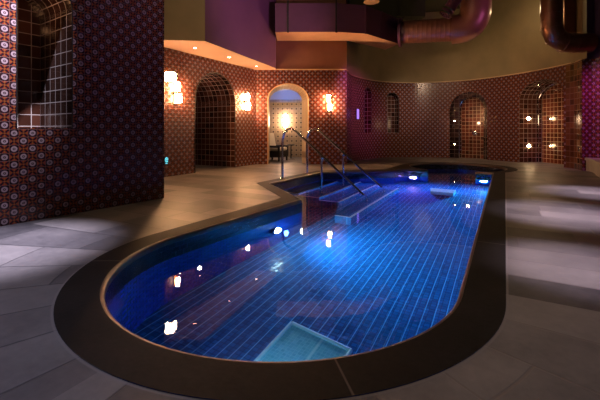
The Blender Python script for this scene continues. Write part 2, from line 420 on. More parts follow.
# centre wall with arch to the lounge
BY = 10.78
pathB = Path([(-1.28, BY), (1.36, BY)])
oB = op(pathB, 268, 308, 0, 2.35, .46)
wb = wall('wall_back', pathB, 0, H, M['tile'], [oB])
oB2 = dict(s0=oB['s0']+.015, s1=oB['s1']-.17, zb=0, zs=oB['zs']-.03, rise=oB['rise']-.09)
V = []; uv = []
for k, ((t, z), (t2, z2)) in enumerate(zip(arch_outline(oB, 28), arch_outline(oB2, 28))):
    a, c = pathB.at(t)[0], pathB.at(t2, .40)[0]; V += [(a.x, a.y, z), (c.x, c.y, z2)]; uv += [(0, k*.07), (.44, k*.07)]
mesh('arch_lining', V, [(2*i, 2*i+1, 2*i+3, 2*i+2) for i in range(len(V)//2-1)], M['cream_tile'], wb, uv)
arch_trim('arch_edge', pathB, oB, 0, .014, M['trim'], wb)
struct(wall('wall_back_upper', Path([(-.72, BY), (1.36, BY)]), H, CEIL, M['brownp']))
# curved wall round the spa end
ptsC = [(1.36, BY), (1.72, 11.9), (2.75, 13.15), (4.07, 13.6), (5.37, 13.25), (6.1, 12.65), (6.66, 11.6), (6.98, 10.5), (7.05, 9.82)]
pathC = Path(ptsC, 10)
def CY(px): return pathC.at(pathC.px(px))[0].y
o1 = op(pathC, 364.3, 371.2, zpx(132.5, CY(368)), zpx(87.5, CY(368)))
o2 = op(pathC, 387, 398.6, zpx(133, CY(393)), zpx(93, CY(393)))
oD = op(pathC, 449.5, 487.3, 0, zpx(92, CY(468)))
oS = op(pathC, 519.5, 564, 0, 2.45, .55)
wc = wall('wall_curved', pathC, 0, H-.02, M['tile'], [o1, o2, oD, oS], .12)
for o, dd in ((o1, .22), (o2, .25)):
    reveal('niche_lining', pathC, o, 0, dd, M['dark_tile'], wc); back('niche_back', pathC, o, dd, M['dark_tile'], wc)
    arch_trim('niche_edge', pathC, o, 0, .010, M['black'], wc)
wu = wall('wall_curved_upper', Path(ptsC+[(6.95, 9.1), (6.9, 8.9)], 10), H-.02, CEIL, M['olive'], (), .12)
# shower doorway in the curved wall: dark outer arch, chrome-edged inner arch, red tiled back
reveal('doorway_lining', pathC, oD, 0, .14, M['surround_tile'], wc, False)
sw = oD['s1']-oD['s0']
oDi = dict(s0=oD['s0']+sw*.22, s1=oD['s1']-sw*.13, zb=0, rise=sw*.325, zs=zpx(97.5, CY(468)+.3)-sw*.325)
back('doorway_surround', pathC, oD, .14, M['surround_tile'], wc, oDi)
reveal('shower_lining', pathC, oDi, .14, .32, M['dark_tile'], wc, False); back('shower_back', pathC, oDi, .32, M['red_tile'], wc)
arch_trim('shower_door_trim', pathC, oDi, .13, .016, M['chrome'], wc)
# open shower alcove further right
reveal('alcove_lining', pathC, oS, 0, .64, M['dark_tile'], wc, False)
oSi = dict(s0=oS['s0']+.05, s1=oS['s1']-.05, zb=0, rise=.52, zs=1.85)
back('alcove_surround', pathC, oS, .64, M['dark_tile'], wc, oSi)
reveal('alcove_inner_lining', pathC, oSi, .64, .76, M['dark_tile'], wc, False); back('alcove_back', pathC, oSi, .76, M['red_tile'], wc)
arch_trim('alcove_trim', pathC, oSi, .63, .016, M['chrome'], wc)
pathP = Path([(7.05, 9.82), (7.05, 9.5), (6.95, 9.12)], 6)
wp = wall('wall_pier', pathP, 0, H-.02, M['gold_tile'], (), .1)
# right wall with violet wash above the bench
pathD = Path([(6.95, 9.12), (7.12, 9.16), (9.2, 6.8), (10.2, 4.2)])
struct(wall('wall_right', pathD, 0, H, M['tile'])); struct(wall('wall_right_upper', pathD, H, CEIL, M['plum']))
# ledges along the top of the tiling
b = B(); P = [pathC.at(pathC.L*i/70, -.012)[0] for i in range(71)]+[pathP.at(pathP.L*i/6, -.012)[0] for i in range(1, 7)]
b.sweep([(p.x, p.y, H-.01) for p in P], .016, 6).out('trim_1', M['trim']); struct(bpy.data.objects['trim_1'])
struct(B().box((.32, BY-.02, H+.012), (2.08, .05, .025)).out('trim_2', M['trim']))

# lounge beyond the centre arch
LY = 13.7
struct(wall('wall_lounge_back', Path([(-2.6, LY), (1.5, LY)]), 0, 2.0, M['dots']))
struct(wall('wall_lounge_left', Path([(-2.6, 11.2), (-2.6, LY)]), 0, 3.2, M['dots']))
struct(wall('wall_lounge_right', Path([(1.3, LY), (1.3, 11.2)]), 0, 3.2, M['dots']))
struct(B().box((-.55, LY-.04, 2.06), (4.1, .16, .12), None, .02).out('trim_3', M['cream_tile']))
vb = B(); n = 24; cx, hw = -.50, 1.05
for i in range(n):
    a0, a1 = PI*i/n, PI*(i+1)/n
    q = [(cx-hw*math.cos(a), 2.12+.62*math.sin(a)) for a in (a0, a1)]
    vb.add([(q[0][0], 11.16, q[0][1]), (q[1][0], 11.16, q[1][1]), (q[1][0], LY+.3, q[1][1]), (q[0][0], LY+.3, q[0][1])], [(0, 1, 2, 3)])
vb.add([(cx-hw*math.cos(PI*i/n), LY+.3, 2.12+.62*math.sin(PI*i/n)) for i in range(n+1)], [tuple(range(n+1))])
vb.add([(-2.6, 11.1, 2.12), (cx-hw, 11.1, 2.12), (cx-hw, LY+.3, 2.12), (-2.6, LY+.3, 2.12)], [(0, 1, 2, 3)])
vb.add([(1.4, 11.1, 2.12), (cx+hw, 11.1, 2.12), (cx+hw, LY+.3, 2.12), (1.4, LY+.3, 2.12)], [(0, 1, 2, 3)])
struct(mesh('ceiling_lounge_vault', vb.v, vb.f, M['white']))
rib = B(); rib.sweep([(cx-.72*math.cos(PI*i/24), LY+.26, 2.12+.42*math.sin(PI*i/24)) for i in range(25)], .035, 8)
struct(rib.out('trim_4', M['white'], None, True))

# soffit over the back-left wall, with plum fascia
sp = [(-2.64, 7.19), (-1.87, 7.28), (-.70, 10.45), (-.70, BY-.005), (-1.28, BY-.005), (-2.93, 7.71)]
sof = mesh('ceiling_soffit', [(x, y, H) for x, y in sp], [tuple(range(len(sp)))], M['peach']); struct(sof)
mesh('fascia', [(*sp[1], H), (*sp[2], H), (*sp[3], H), (*sp[1], CEIL), (*sp[2], CEIL), (*sp[3], CEIL)], [(0, 1, 4, 3), (1, 2, 5, 4)], M['plum'], sof)
mesh('fascia_end', [(-2.64, 7.19, H), (*sp[1], H), (*sp[1], CEIL), (-2.64, 7.19, CEIL)], [(0, 1, 2, 3)], M['olive'], sof)
struct(mesh('ceiling', [(-9, -4, CEIL), (12, -4, CEIL), (12, 16, CEIL), (-9, 16, CEIL)], [(0, 3, 2, 1)], M['ceil']))

struct(B().box((2.45, 11.75, 4.84), (2.55, 1.5, .92)).out('ceiling_bulkhead', M['ceil']))
# ------------------------------------------------------------------ pool (built in its own frame: u across, v along)
RZ = -TH
SPA, SR = (-1.16, 10.81), 1.19
def arc(c, r, a0, a1, n): return [(c[0]+r*math.cos(math.radians(a0+(a1-a0)*i/n)), c[1]+r*math.sin(math.radians(a0+(a1-a0)*i/n))) for i in range(n+1)]
a_r = math.degrees(math.atan2(9.75-SPA[1], .54)); a_l = 180-a_r
inner = []
inner += arc((-1.47, 2.42), 1.22, -180, 0, 60)                    # near end, left to right
inner += [(-.25, 5.0), (-.25, 7.5), (-.25, 9.75)]
inner += arc(SPA, SR, a_r, a_l, 56)
inner += [(-2.25, 9.52), (-2.40, 9.10), (-3.80, 7.95), (-3.85, 5.80), (-2.56, 4.68)]
outer = arc((-1.47, 2.42), 1.475, -180, 0, 60)
outer += [(0.005, 5.0), (0.005, 7.5), (0.005, 9.95)]
outer += arc(SPA, 1.44, -36.5, 180, 50)
outer += [(-2.66, 9.30), (-4.03, 8.12), (-4.10, 5.70), (-2.90, 4.66), (-2.87, 4.50)]
def area(p): return sum(p[i][0]*p[(i+1) % len(p)][1]-p[(i+1) % len(p)][0]*p[i][1] for i in range(len(p)))/2
assert area(inner) > 0 and area(outer) > 0
def offset(poly, d):                                               # d > 0 grows the outline
    R = []; n = len(poly)
    for i in range(n):
        a, p, c = Vector(poly[i-1]), Vector(poly[i]), Vector(poly[(i+1) % n])
        e1, e2 = (p-a).normalized(), (c-p).normalized(); n1, n2 = Vector((e1.y, -e1.x)), Vector((e2.y, -e2.x))
        m = n1+n2
        m = m/max(.35, m.length_squared)*2 if m.length > 1e-5 else n1
        if m.length > 1.8: m = m.normalized()*1.8
        R.append((p.x+m.x*d, p.y+m.y*d))
    return R
def ring_fill(polys, z):
    bm = bmesh.new(); edges = []
    for poly in polys:
        vs = [bm.verts.new((x, y, z)) for x, y in poly]
        edges += [bm.edges.new((vs[i], vs[(i+1) % len(vs)])) for i in range(len(vs))]
    bmesh.ops.triangle_fill(bm, use_beauty=True, use_dissolve=False, edges=edges)
    bm.verts.index_update(); V = [tuple(q.co) for q in bm.verts]; Fc = []
    for f in bm.faces:
        f.normal_update(); ids = [q.index for q in f.verts]; Fc.append(tuple(ids if f.normal.z > 0 else ids[::-1]))
    bm.free(); return V, Fc
def strip(rings):
    V = []; uv = []; n = len(rings[0])
    for r in rings:
        per = 0
        for i, p in enumerate(r+[r[0]]):
            if i: per += math.dist(p[:2], rings[0][i % n][:2])*0+math.dist(rings[0][i % n][:2], rings[0][i-1][:2])
            V.append(p); uv.append((per, p[2]))
    m = n+1
    return V, [(k*m+i, k*m+i+1, (k+1)*m+i+1, (k+1)*m+i) for k in range(len(rings)-1) for i in range(n)], uv
big = [(-12, -6), (10, -6), (10, 18), (-12, 18)]
V, Fc = ring_fill([big, outer], 0.0)
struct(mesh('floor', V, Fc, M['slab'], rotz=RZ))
lip = offset(inner, .028)
V, Fc = ring_fill([outer, lip], .004)
cp = B().add(V, Fc)
rr = [[(x, y, .004) for x, y in lip]]
for i in range(1, 6):
    a = PI/2*i/5; o_ = offset(inner, .028*(1-math.sin(a))); rr.append([(x, y, -.018+.022*math.cos(a)) for x, y in o_])
rr.append([(x, y, -.05) for x, y in inner])
V, Fc, uv = strip(rr)
cop = struct(mesh('pool_coping', cp.v, cp.f, M['coping'], rotz=RZ), 'dark stone coping edging the pool', 'pool edge')
mesh('rounded_lip', V, Fc, M['lip'], cop, None, True)
DEP = -1.12
V, Fc, uv = strip([[(x, y, -.05) for x, y in inner], [(x, y, WL-.012) for x, y in inner]])
FB = (V, Fc, uv)
V, Fc, uv = strip([[(x, y, WL-.012) for x, y in inner], [(x, y, DEP) for x, y in inner]])
basin = mesh('pool_basin', V, Fc, M['pool_wall'], None, uv, rotz=RZ); struct(basin, 'blue mosaic pool basin', 'pool')
mesh('waterline_band', *FB[:2], M['band'], basin, FB[2])
V, Fc = ring_fill([offset(inner, .01)], DEP)
mesh('pool_floor', V, Fc, M['pool_floor'], basin, [(p[0], p[1]) for p in V])
V, Fc = ring_fill([offset(inner, .004)], WL)
w = mesh('pool_water', V, Fc, M['water'], rotz=RZ); tag(w, 'still clear water filling the blue pool', 'water', None, 'stuff')
# steps down into the pool under the handrails
st = B()
T3, LZ = -.62, -.75
tr = [([(-3.83, 6.10), (-3.40, 6.08), (-3.40, 8.00), (-3.83, 7.90)], -.27), ([(-3.40, 6.08), (-2.95, 6.05), (-2.95, 8.30), (-3.40, 8.00)], -.45),
      ([(-2.95, 6.05), (-2.55, 6.02), (-2.55, 8.40), (-2.95, 8.30)], T3), ([(-2.30, 5.25), (-2.03, 5.25), (-2.03, 8.15), (-2.55, 8.15), (-2.55, 6.02)], LZ)]
for poly, z in tr: st.prism(poly, DEP, z)
st.uv = [(p.x, p.y+p.z) for p in st.v]
stp = st.out('pool_steps', M['step_mosaic'], rotz=RZ); struct(stp, 'pale blue underwater steps below the two handrails', 'steps')
for k, (poly, z) in enumerate(tr):
    b = B(); a, c = poly[1], poly[2]
    b.box((a[0]-.022, (a[1]+c[1])/2, z+.004), (.045, c[1]-a[1], .012)); m_ = ((poly[0][0]+a[0])/2, a[1]+.02)
    b.box((m_[0], m_[1], z+.004), (a[0]-poly[0][0], .04, .012)); b.out('step_nosing', M['nosing'], stp)
def refr(px, py, z):                                               # floor point seen through the water surface
    d = Vector(((px-300)/F, 1, -(py-HZ)/F)); t = (1-WL)/-d.z; p = Vector((0, 0, 1))+d*t
    h = Vector((d.x, d.y, 0)); s = h.length/d.length/1.33; q = h.normalized()*((WL-z)*s/math.sqrt(1-s*s)); return (p.x+q.x, p.y+q.y)
def W2UV(x, y): return (x*CS-y*SN, x*SN+y*CS)
# white-nosed step below the mouth of the round basin
ZL = -.80
lp = [W2UV(*refr(x, y, ZL)) for x, y in ((430.5, 188), (456, 190), (453.5, 193), (430.5, 191.2))]
if area(lp) < 0: lp = lp[::-1]
slo = struct(mesh('far_step', B().prism(lp, DEP, ZL).v, B().prism(lp, DEP, ZL).f, M['nosing'], rotz=RZ), 'white underwater step near the far round basin', 'step')
# pale platform near the camera
pc = Vector(G(292, 323, -.86)); du = pc.x*CS-pc.y*SN; dv = pc.x*SN+pc.y*CS
PZ = -.98
c0 = W2UV(*refr(292, 323, PZ)); c1 = W2UV(*refr(345, 348, PZ)); c2 = W2UV(*refr(258, 360, PZ))
e1, e2 = Vector(c1)-Vector(c0), Vector(c2)-Vector(c0)
q1, q2 = Vector(c0)+e1*1.10, Vector(c0)+e2*1.6
poly = [c0, tuple(q1), tuple(q1+e2*1.6), tuple(q2)]
if area(poly) < 0: poly = poly[::-1]
pt = empty('pool_platform', (0, 0, 0), RZ, 'pale blue square platform on the pool floor at the near end', 'platform')
t = B().prism(poly, DEP, PZ); t.uv = [(p.x, p.y) for p in t.v]; t.out('platform_body', M['pale_mosaic'], pt)
fr = B(); n = 4
for i in range(4): fr.sweep([(*poly[i], PZ+.006), (*poly[(i+1) % 4], PZ+.006)], .016, 6)
fr.out('edge_trim', M['nosing'], pt)

# ------------------------------------------------------------------ handrails
def uvw(u, v, z=0): x, y = UV2W(u, v); return (x, y, z)
rail = empty('handrail', uvw(-3.985, 6.45, .004), RZ, 'nearer steel pool handrail, left of the pair, curving down over the steps', 'handrail', 'handrails over the pool steps')
P = crom([(0, 0, 0), (0, 0, .35), (0, 0, .70), (.015, 0, .86), (.075, 0, .975), (.19, 0, 1.02), (.31, 0, .975), (.45, 0, .865), (.6, 0, .745), (.9, 0, .495), (1.3, 0, .165), (1.66, 0, -.13), (1.745, 0, -.215), (1.79, 0, -.32), (1.79, 0, -.75)], 6)
B().sweep(P, .0235, 16).out('rail', M['chrome'], rail, True)
B().sweep([(.885, 0, .50), (.885, 0, -.45)], .021, 14).out('post', M['chrome'], rail, True)
B().lathe([(.055, 0), (.055, .008), (.04, .018), (.026, .022)], 24).out('base_flange', M['chrome'], rail, True)
B().lathe([(.030, -.03), (.034, -.02), (.034, .02), (.028, .035)], 18, Matrix.Translation((.885, 0, .465))).out('collar', M['chrome'], rail, True)
r2 = copy_tree(rail); r2.location = uvw(-3.97, 7.50, .004); r2['label'] = 'farther steel pool handrail, right of the pair, in front of the plain patterned wall'

# ------------------------------------------------------------------ underwater lamps
def spot(name, loc, tgt, col, w, ang, blend=.6, r=.06):
    l = bpy.data.lights.new(name, 'SPOT'); l.color = col; l.energy = w; l.spot_size = math.radians(ang); l.spot_blend = blend; l.shadow_soft_size = r
    o = bpy.data.objects.new(name, l); COL.objects.link(o); o.location = loc
    o.rotation_euler = (Vector(tgt)-Vector(loc)).to_track_quat('-Z', 'Y').to_euler(); return o
def uw_lamp(pos, d, mat, label, col, w, ang=150):
    e = empty('underwater_light', (0, 0, 0), 0, label, 'pool light', 'underwater pool lights')
    T = face_mat(pos, d)
    B().lathe([(.100, -.005), (.104, .012), (.100, .022), (.086, .024), (.084, .016), (.084, 0.0)], 28, T).out('housing', M['chrome'], e, True)
    B().lathe([(.083, .006), (.078, .035), (.055, .062), (.015, .074)], 28, T).out('lens', mat, e, True)
    dv_ = Vector(d).normalized(); q = Vector(pos)+dv_*.12
    l = spot('beam', q, q+dv_+Vector((0, 0, -.10)), col, w, ang, .8, .07); return e
dirp = lambda u, v: Vector((u*CS+v*SN, -u*SN+v*CS, 0))
def on_left_wall(px):                                               # left flank of the basin
    a, b_ = Vector(UV2W(-2.69, 2.42)), Vector(UV2W(-2.56, 4.68)); best = min((abs(300+F*(a.lerp(b_, i/400)).x/(a.lerp(b_, i/400)).y-px), i) for i in range(401))[1]
    return a.lerp(b_, best/400)
p = on_left_wall(275)
uw_lamp((p.x, p.y, -.58), dirp(1, .30), M['lamp_white'], 'bright white underwater light on the left flank of the pool', (.16, .60, 1.), 300, 125)
a, b_ = Vector(uvw(-2.25, 9.52, -.33)), Vector(uvw(-1.70, 9.75, -.33)); m = a.lerp(b_, .36); d = (b_-a).normalized(); nrm = Vector((d.y, -d.x, 0))
uw_lamp(m, nrm, M['lamp_purple'], 'violet underwater light left of the round basin at the far end', (.46, .20, 1.), 850)
uw_lamp(uvw(-.44, 9.75, -.36), dirp(0, -1), M['lamp_cyan'], 'cyan underwater light right of the round basin at the far end', (.05, .62, 1.), 950)

# ------------------------------------------------------------------ wall sconces
def sconce(path, px, y, label, w=1.0):
    t = path.px(px); p, T, N = path.at(t); z = zpx(y, p.y)
    e = empty('wall_sconce', (p.x, p.y, z), 0, label, 'wall lamp', 'glowing wall sconces on the patterned walls')
    R = Matrix((T, -N, Vector((0, 0, 1)))).transposed().to_4x4()    # x along the wall, y into the room
    bp = B().box((0, .012, 0), (.16, .024, .50), R, .006); bp.out('back_plate', M['brass'], e)
    for k, (dx, dz) in enumerate(((-.02, .13), (.02, -.12))):
        s = B().lathe([(.028, -.10), (.042, -.09), (.050, -.04), (.050, .04), (.042, .09), (.028, .10)], 20, R @ Matrix.Translation((dx, .078, dz)))
        so = s.out('glass_shade', M['lamp_warm'], e, True)
        for zc in (-.104, .104): B().lathe([(.03, -.006), (.034, 0), (.03, .006)], 18, R @ Matrix.Translation((dx, .078, dz+zc))).out('cap', M['brass'], so, True)
    B().sweep([R @ Vector((0, .03, .0)), R @ Vector((0, .09, .005))], .015, 8).out('arm', M['brass'], e)
    return e
sconce(pathA, 176, 93, 'glowing sconce left of the dark arched passage')
sconce(pathA, 246, 102, 'glowing sconce on the wall strip between the passage and the lounge arch')
sconce(pathB, 329, 103, 'glowing sconce on the centre wall right of the lounge arch')
# lantern on the return of the left wall, partly hidden behind its corner
e = empty('wall_lantern', (-2.13, 6.1, 1.87), 0, 'square white glowing lantern peeping out behind the left wall corner', 'wall lamp')
B().box((0, 0, 0), (.15, .15, .155), None, .02).out('glass_box', M['lamp_cube'], e)
B().box((-.075, 0, .10), (.19, .10, .03), None, .004).out('bracket', M['brass'], e)
B().box((0, 0, -.088), (.10, .10, .02), None, .004).out('bottom_cap', M['brass'], e)
# small pictogram sign just past the corner
t = pathA.px(165.8); p, T, N = pathA.at(t); R = Matrix((T, -N, Vector((0, 0, 1)))).transposed().to_4x4()
e = empty('wall_sign', (p.x-N.x*.012, p.y-N.y*.012, zpx(160.5, p.y)), 0, 'small glowing cyan sign low on the wall beside the left corner', 'sign')
R = R @ Matrix.Diagonal((.72, 1, .72, 1))
B().box((0, 0, 0), (.15, .02, .22), R, .005).out('panel', M['black'], e)
sg = B(); sg.sweep([R @ Vector((.045*math.cos(a), .014, .02+.06*math.sin(a))) for a in [PI*.05+i*1.75*PI/20 for i in range(21)]], .012, 8)
sg.sweep([R @ Vector((-.045, .014, .02)), R @ Vector((.045, .014, .02))], .011, 8); sg.sweep([R @ Vector((-.04, .014, -.085)), R @ Vector((.03, .014, -.085))], .009, 8)
sg.out('glowing_mark', M['cyan_sign'], e, True)
# violet panel left of the narrow slot
t = pathC.px(357); p, T, N = pathC.at(t, -.015); R = Matrix((T, -N, Vector((0, 0, 1)))).transposed().to_4x4()
e = empty('wall_panel', (p.x, p.y, zpx(114, p.y)), 0, 'small upright violet lit panel left of the narrow wall slot', 'panel')
B().box((0, 0, 0), (.20, .03, .36), R, .008).out('frame', M['black'], e); B().box((0, .016, 0), (.16, .012, .32), R, .004).out('lit_face', M['violet_panel'], e)

# ------------------------------------------------------------------ soffit downlights
def downlight(x, y, z, label, mat='lamp_down', r=.035, grp='downlights in the peach soffit'):
    e = empty('downlight', (x, y, z), 0, label, 'downlight', grp)
    B().lathe([(r*1.5, 0), (r*1.5, -.008), (r*1.1, -.012), (r, -.004)], 24).out('bezel', M['brass'], e, True)
    B().lathe([(r*.98, -.003), (r*.9, -.009), (r*.4, -.012)], 20).out('lens', M[mat], e, True)
def S(px, py, z=H): Y = F*(1-z)/(py-HZ); return ((px-300)*Y/F, Y, z)
downlight(*S(195, 47.5), 'small soffit downlight over the dark arched passage')
downlight(*S(229, 57), 'small soffit downlight farther along, over the sconce')
downlight(*S(256.5, 66), 'small soffit downlight nearest the lounge arch')

# ------------------------------------------------------------------ ducts
fd = [(-.66, 9.8), (1.0, 9.8), (1.78, 9.98), (2.99, 11.16)]; bd = [(2.75, 11.95), (2.2, 11.45), (1.37, BY-.012), (-.66, BY-.012)]
Z0, Z1 = 3.60, 4.36
e = empty('rectangular_duct', (0, 9.8, Z0), 0, 'big plum rectangular duct along the top of the centre wall', 'duct')
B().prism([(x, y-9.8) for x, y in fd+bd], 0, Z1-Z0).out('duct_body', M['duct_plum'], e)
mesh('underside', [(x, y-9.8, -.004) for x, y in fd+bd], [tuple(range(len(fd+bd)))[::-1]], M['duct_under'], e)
def seam(a, b_, pos):                                               # flange strip across front and underside
    A, Bq = Vector(a), Vector(b_); d = (Bq-A).normalized(); p = A.lerp(Bq, pos); nn = Vector((d.y, -d.x))
    R = Matrix(((d.x, -nn.x, 0, 0), (d.y, -nn.y, 0, 0), (0, 0, 1, 0), (0, 0, 0, 1)))
    b = B(); b.box((0, -.010, (Z1-Z0)/2), (.035, .02, Z1-Z0+.03), R)
    b.v = [q+Vector((p.x, p.y-9.8, 0)) for q in b.v]; b.out('flange', M['duct_plum'], e)
seam(fd[0], fd[1], .99)
A = Vector(fd[2]); 
seam(fd[1], fd[2], .98); seam(fd[2], fd[3], .45)
for px in (288, 336):                                               # hanger straps, down to tabs under the box
    X = (px-300)*9.8/F
    tag(B().box((X, 9.8-.035, (Z0-.03+CEIL)/2), (.035, .008, CEIL-Z0+.03)).out('hanger_strap', M['black']), 'dark strap hanging the plum duct, '+('nearest the plum fascia' if px == 288 else 'at the middle of its straight run'), 'strap', 'hanger straps of the duct')
# spiral duct with elbow
e = empty('spiral_duct', (3.0, 10.9, 3.86), 0, 'brown spiral duct bending up in an elbow at top centre right', 'duct')
b = B(); axis = [Vector((2.98, 11.0, 3.90)), Vector((4.36, 10.45, 3.84))]; L = (axis[1]-axis[0]).length; P = []; R_ = []
for i in range(97):
    P.append(axis[0].lerp(axis[1], i/96)-Vector((3.0, 10.9, 3.86))); R_.append(.325+(.007 if i % 8 in (0, 1) else 0))
b.sweep(P, R_, 32).out('spiral_pipe', M['spiral'], e, True)
el = crom([(4.30, 10.47, 3.84), (4.52, 10.38, 3.845), (4.70, 10.29, 3.93), (4.81, 10.22, 4.13), (4.83, 10.18, 4.40), (4.82, 10.17, 5.3)], 6)
B().sweep([Vector(q)-Vector((3.0, 10.9, 3.86)) for q in el], .40, 36).out('elbow', M['spiral'], e, True)
d = (axis[1]-axis[0]).normalized()
B().sweep([axis[1]-Vector((3.0, 10.9, 3.86))-d*.06, axis[1]-Vector((3.0, 10.9, 3.86))+d*.02], .405, 32).out('joint_collar', M['spiral'], e, True)
B().sweep([axis[0]-Vector((3.0, 10.9, 3.86))-d*.03, axis[0]-Vector((3.0, 10.9, 3.86))+d*.05], .42, 32).out('end_flange', M['duct_plum'], e, True)
# short side spigot with bright rims, above the pipe
d = Vector((.55, -.1, .83)).normalized(); o_ = Vector((4.02, 9.9, 4.28))-Vector((3.0, 10.9, 3.86))
sp_ = B().sweep([o_-d*.24, o_+d*1.35], .15, 24).out('stub_pipe', M['duct_plum'], e, True); sp_['label'] = 'short plum stub pipe with bright rims'
for k in (-.24, -.12): B().sweep([o_+d*k, o_+d*(k+.045)], .17, 24).out('rim', M['chrome'], sp_, True)
# bronze duct, top right
Yb = 9.0; X1 = (551.5-300)*Yb/F; zb = 1+(130-43)*Yb/F-.04
e = empty('bronze_duct', (X1, Yb, zb), 0, 'dark bronze duct dropping and elbowing right at the top right', 'duct')
pts = [(0, 0, CEIL-zb), (0, 0, .75), (0, 0, .42), (.10, 0, .17), (.30, 0, .05), (.55, 0, .04), (.95, 0, .04)]
B().sweep([Vector(q) for q in pts], .235, 28).out('pipe', M['bronze'], e, True)
for i in (1, 2, 3, 4, 5):
    q = Vector(pts[i]); d = (Vector(pts[i+1])-Vector(pts[i-1])).normalized(); B().sweep([q-d*.018, q+d*.018], .246, 28).out('gore_seam', M['bronze'], e, True)
# box for the brown panel wall behind it and the square pier it runs into
tag(B().box((6.96, 9.56, (3.14+CEIL)/2), (.50, .36, CEIL-3.14), None, .02).out('brown_panel_wall', M['bronze']), 'boxy dark bronze wall panel behind the dropping duct', 'wall panel')

# ceiling lamp showing between the ducts
e = empty('ceiling_lamp', (1.80, 9.3, 4.24), 0, 'dim round ceiling lamp above the plum duct', 'ceiling lamp')
B().sweep([(0, 0, .10), (0, 0, CEIL-4.24)], .02, 8).out('rod', M['black'], e)
B().lathe([(.05, .12), (.16, .06), (.20, -.02), (.185, -.03)], 28).out('lamp_shade', M['trim'], e, True)

# ------------------------------------------------------------------ showers
def on(path, o, t, d): return flat_at(path, o, t, d)
def shower_fit(o, f, d, z, label, head=None):
    t = o['s0']+(o['s1']-o['s0'])*f; p = flat_at(pathC, o, t, d); a, b_ = flat_at(pathC, o, t, 0), flat_at(pathC, o, t, 1); out_ = (a-b_).normalized()
    e = empty('shower_valve', (p.x, p.y, z), 0, label, 'shower valve'); T = face_mat((0, 0, 0), out_)
    B().lathe([(.075, 0), (.075, .012), (.06, .018), (.03, .02), (.028, .06), (.02, .066)], 24, T).out('plate', M['chrome'], e, True)
    B().sweep([T @ Vector((0, 0, .05)), T @ Vector((.10, 0, .055))], .011, 8).out('lever', M['chrome'], e, True)
shower_fit(oDi, .53, .32, zpx(133, CY(470)+.8), 'steel shower valve on the red tiles of the left shower doorway')
shower_fit(oSi, .70, .76, 1.02, 'dark steel shower valve on the red tiles of the right shower alcove')
t = oSi['s0']+(oSi['s1']-oSi['s0'])*.62; p = flat_at(pathC, oSi, t, .76); q = flat_at(pathC, oSi, t, 0); out_ = (q-p).normalized()
e = empty('wall_shower', (p.x, p.y, 2.20), 0, 'steel shower head on an arm at the top of the right alcove', 'shower')
B().sweep(crom([Vector((0, 0, 0)), out_*.18+Vector((0, 0, .015)), out_*.34, out_*.36+Vector((0, 0, -.05))], 6), .014, 10).out('arm', M['chrome'], e, True)
B().lathe([(.02, .03), (.10, .012), (.11, 0), (.10, -.008)], 26, Matrix.Translation(out_*.36+Vector((0, 0, -.08)))).out('rose', M['chrome'], e, True)
B().lathe([(.035, 0), (.035, .012), (.016, .015)], 18, face_mat((0, 0, 0), out_)).out('wall_flange', M['chrome'], e, True)
def niche_lamp(p, d, label, r=.035, grp='small round lamps in the shower recesses'):
    e = empty('shower_light', p, 0, label, 'wall lamp', grp); T = face_mat((0, 0, 0), d)
    B().lathe([(r*1.6, 0), (r*1.6, .010), (r*1.15, .014), (r, .006)], 20, T).out('bezel', M['brass'], e, True)
    B().lathe([(r*.98, .006), (r*.92, r*.6), (r*.65, r*1.05), (r*.2, r*1.25)], 18, T).out('lens', M['lamp_shower'], e, True)
sA = flat_at(pathC, oS, oS['s0'], .32); dirS = (flat_at(pathC, oS, oS['s1'], 0)-flat_at(pathC, oS, oS['s0'], 0)).normalized()
for y, wd in ((118.5, 'upper'), (146, 'lower')): niche_lamp((sA.x, sA.y, zpx(y, sA.y)), dirS, wd+' round lamp on the left side of the right shower alcove', .048)
bS = flat_at(pathC, oSi, oSi['s0']+(oSi['s1']-oSi['s0'])*.22, .76); nS = -(flat_at(pathC, oSi, oSi['s0'], 1)-flat_at(pathC, oSi, oSi['s0'], 0)).normalized()
for y, wd in ((119, 'upper'), (146, 'lower')): niche_lamp((bS.x, bS.y, zpx(y, bS.y)), nS, wd+' round lamp on the red back of the right shower alcove', .016)
sD = flat_at(pathC, oDi, oDi['s0']+.0, .62); dirD = (flat_at(pathC, oD, oD['s1'], 0)-flat_at(pathC, oD, oD['s0'], 0)).normalized()
for y, wd in ((121, 'upper'), (144, 'lower')):
    sq = flat_at(pathC, oD, oD['s0']+(oD['s1']-oD['s0'])*.10, .14)
    niche_lamp((sq.x, sq.y, zpx(y, sq.y)), -(flat_at(pathC, oD, oD['s0'], 1)-flat_at(pathC, oD, oD['s0'], 0)).normalized(), wd+' small lamp left of the left shower doorway', .014)
for px, y, wd in ((536, 84.5, 'left of the shower alcove vault'),):
    t = pathC.px(px); p = flat_at(pathC, oS, oS['s0']+.35, .35); downlight(p.x, p.y, arch_z(oS, oS['s0']+.35)-.004, 'tiny downlight in the vault of the right shower alcove', 'lamp_down', .02, 'downlights in the shower vault')
# robe hooks on the curved wall
for px, y, wd in ((491.5, 121.5, 'lower left'), (495, 121, 'lower right'), (492.5, 117.5, 'upper left'), (496.2, 117, 'upper right')):
    p, T, N = pathC.at(pathC.px(px)); e = empty('robe_hook', (p.x, p.y, zpx(y, p.y)), 0, wd+' brass robe hook of the four between the two showers', 'hook', 'brass robe hooks')
    Tm = face_mat((0, 0, 0), -N)
    B().lathe([(.026, 0), (.026, .008), (.010, .012), (.010, .05), (.022, .055), (.024, .07), (.012, .08)], 16, Tm).out('peg', M['brass'], e, True)

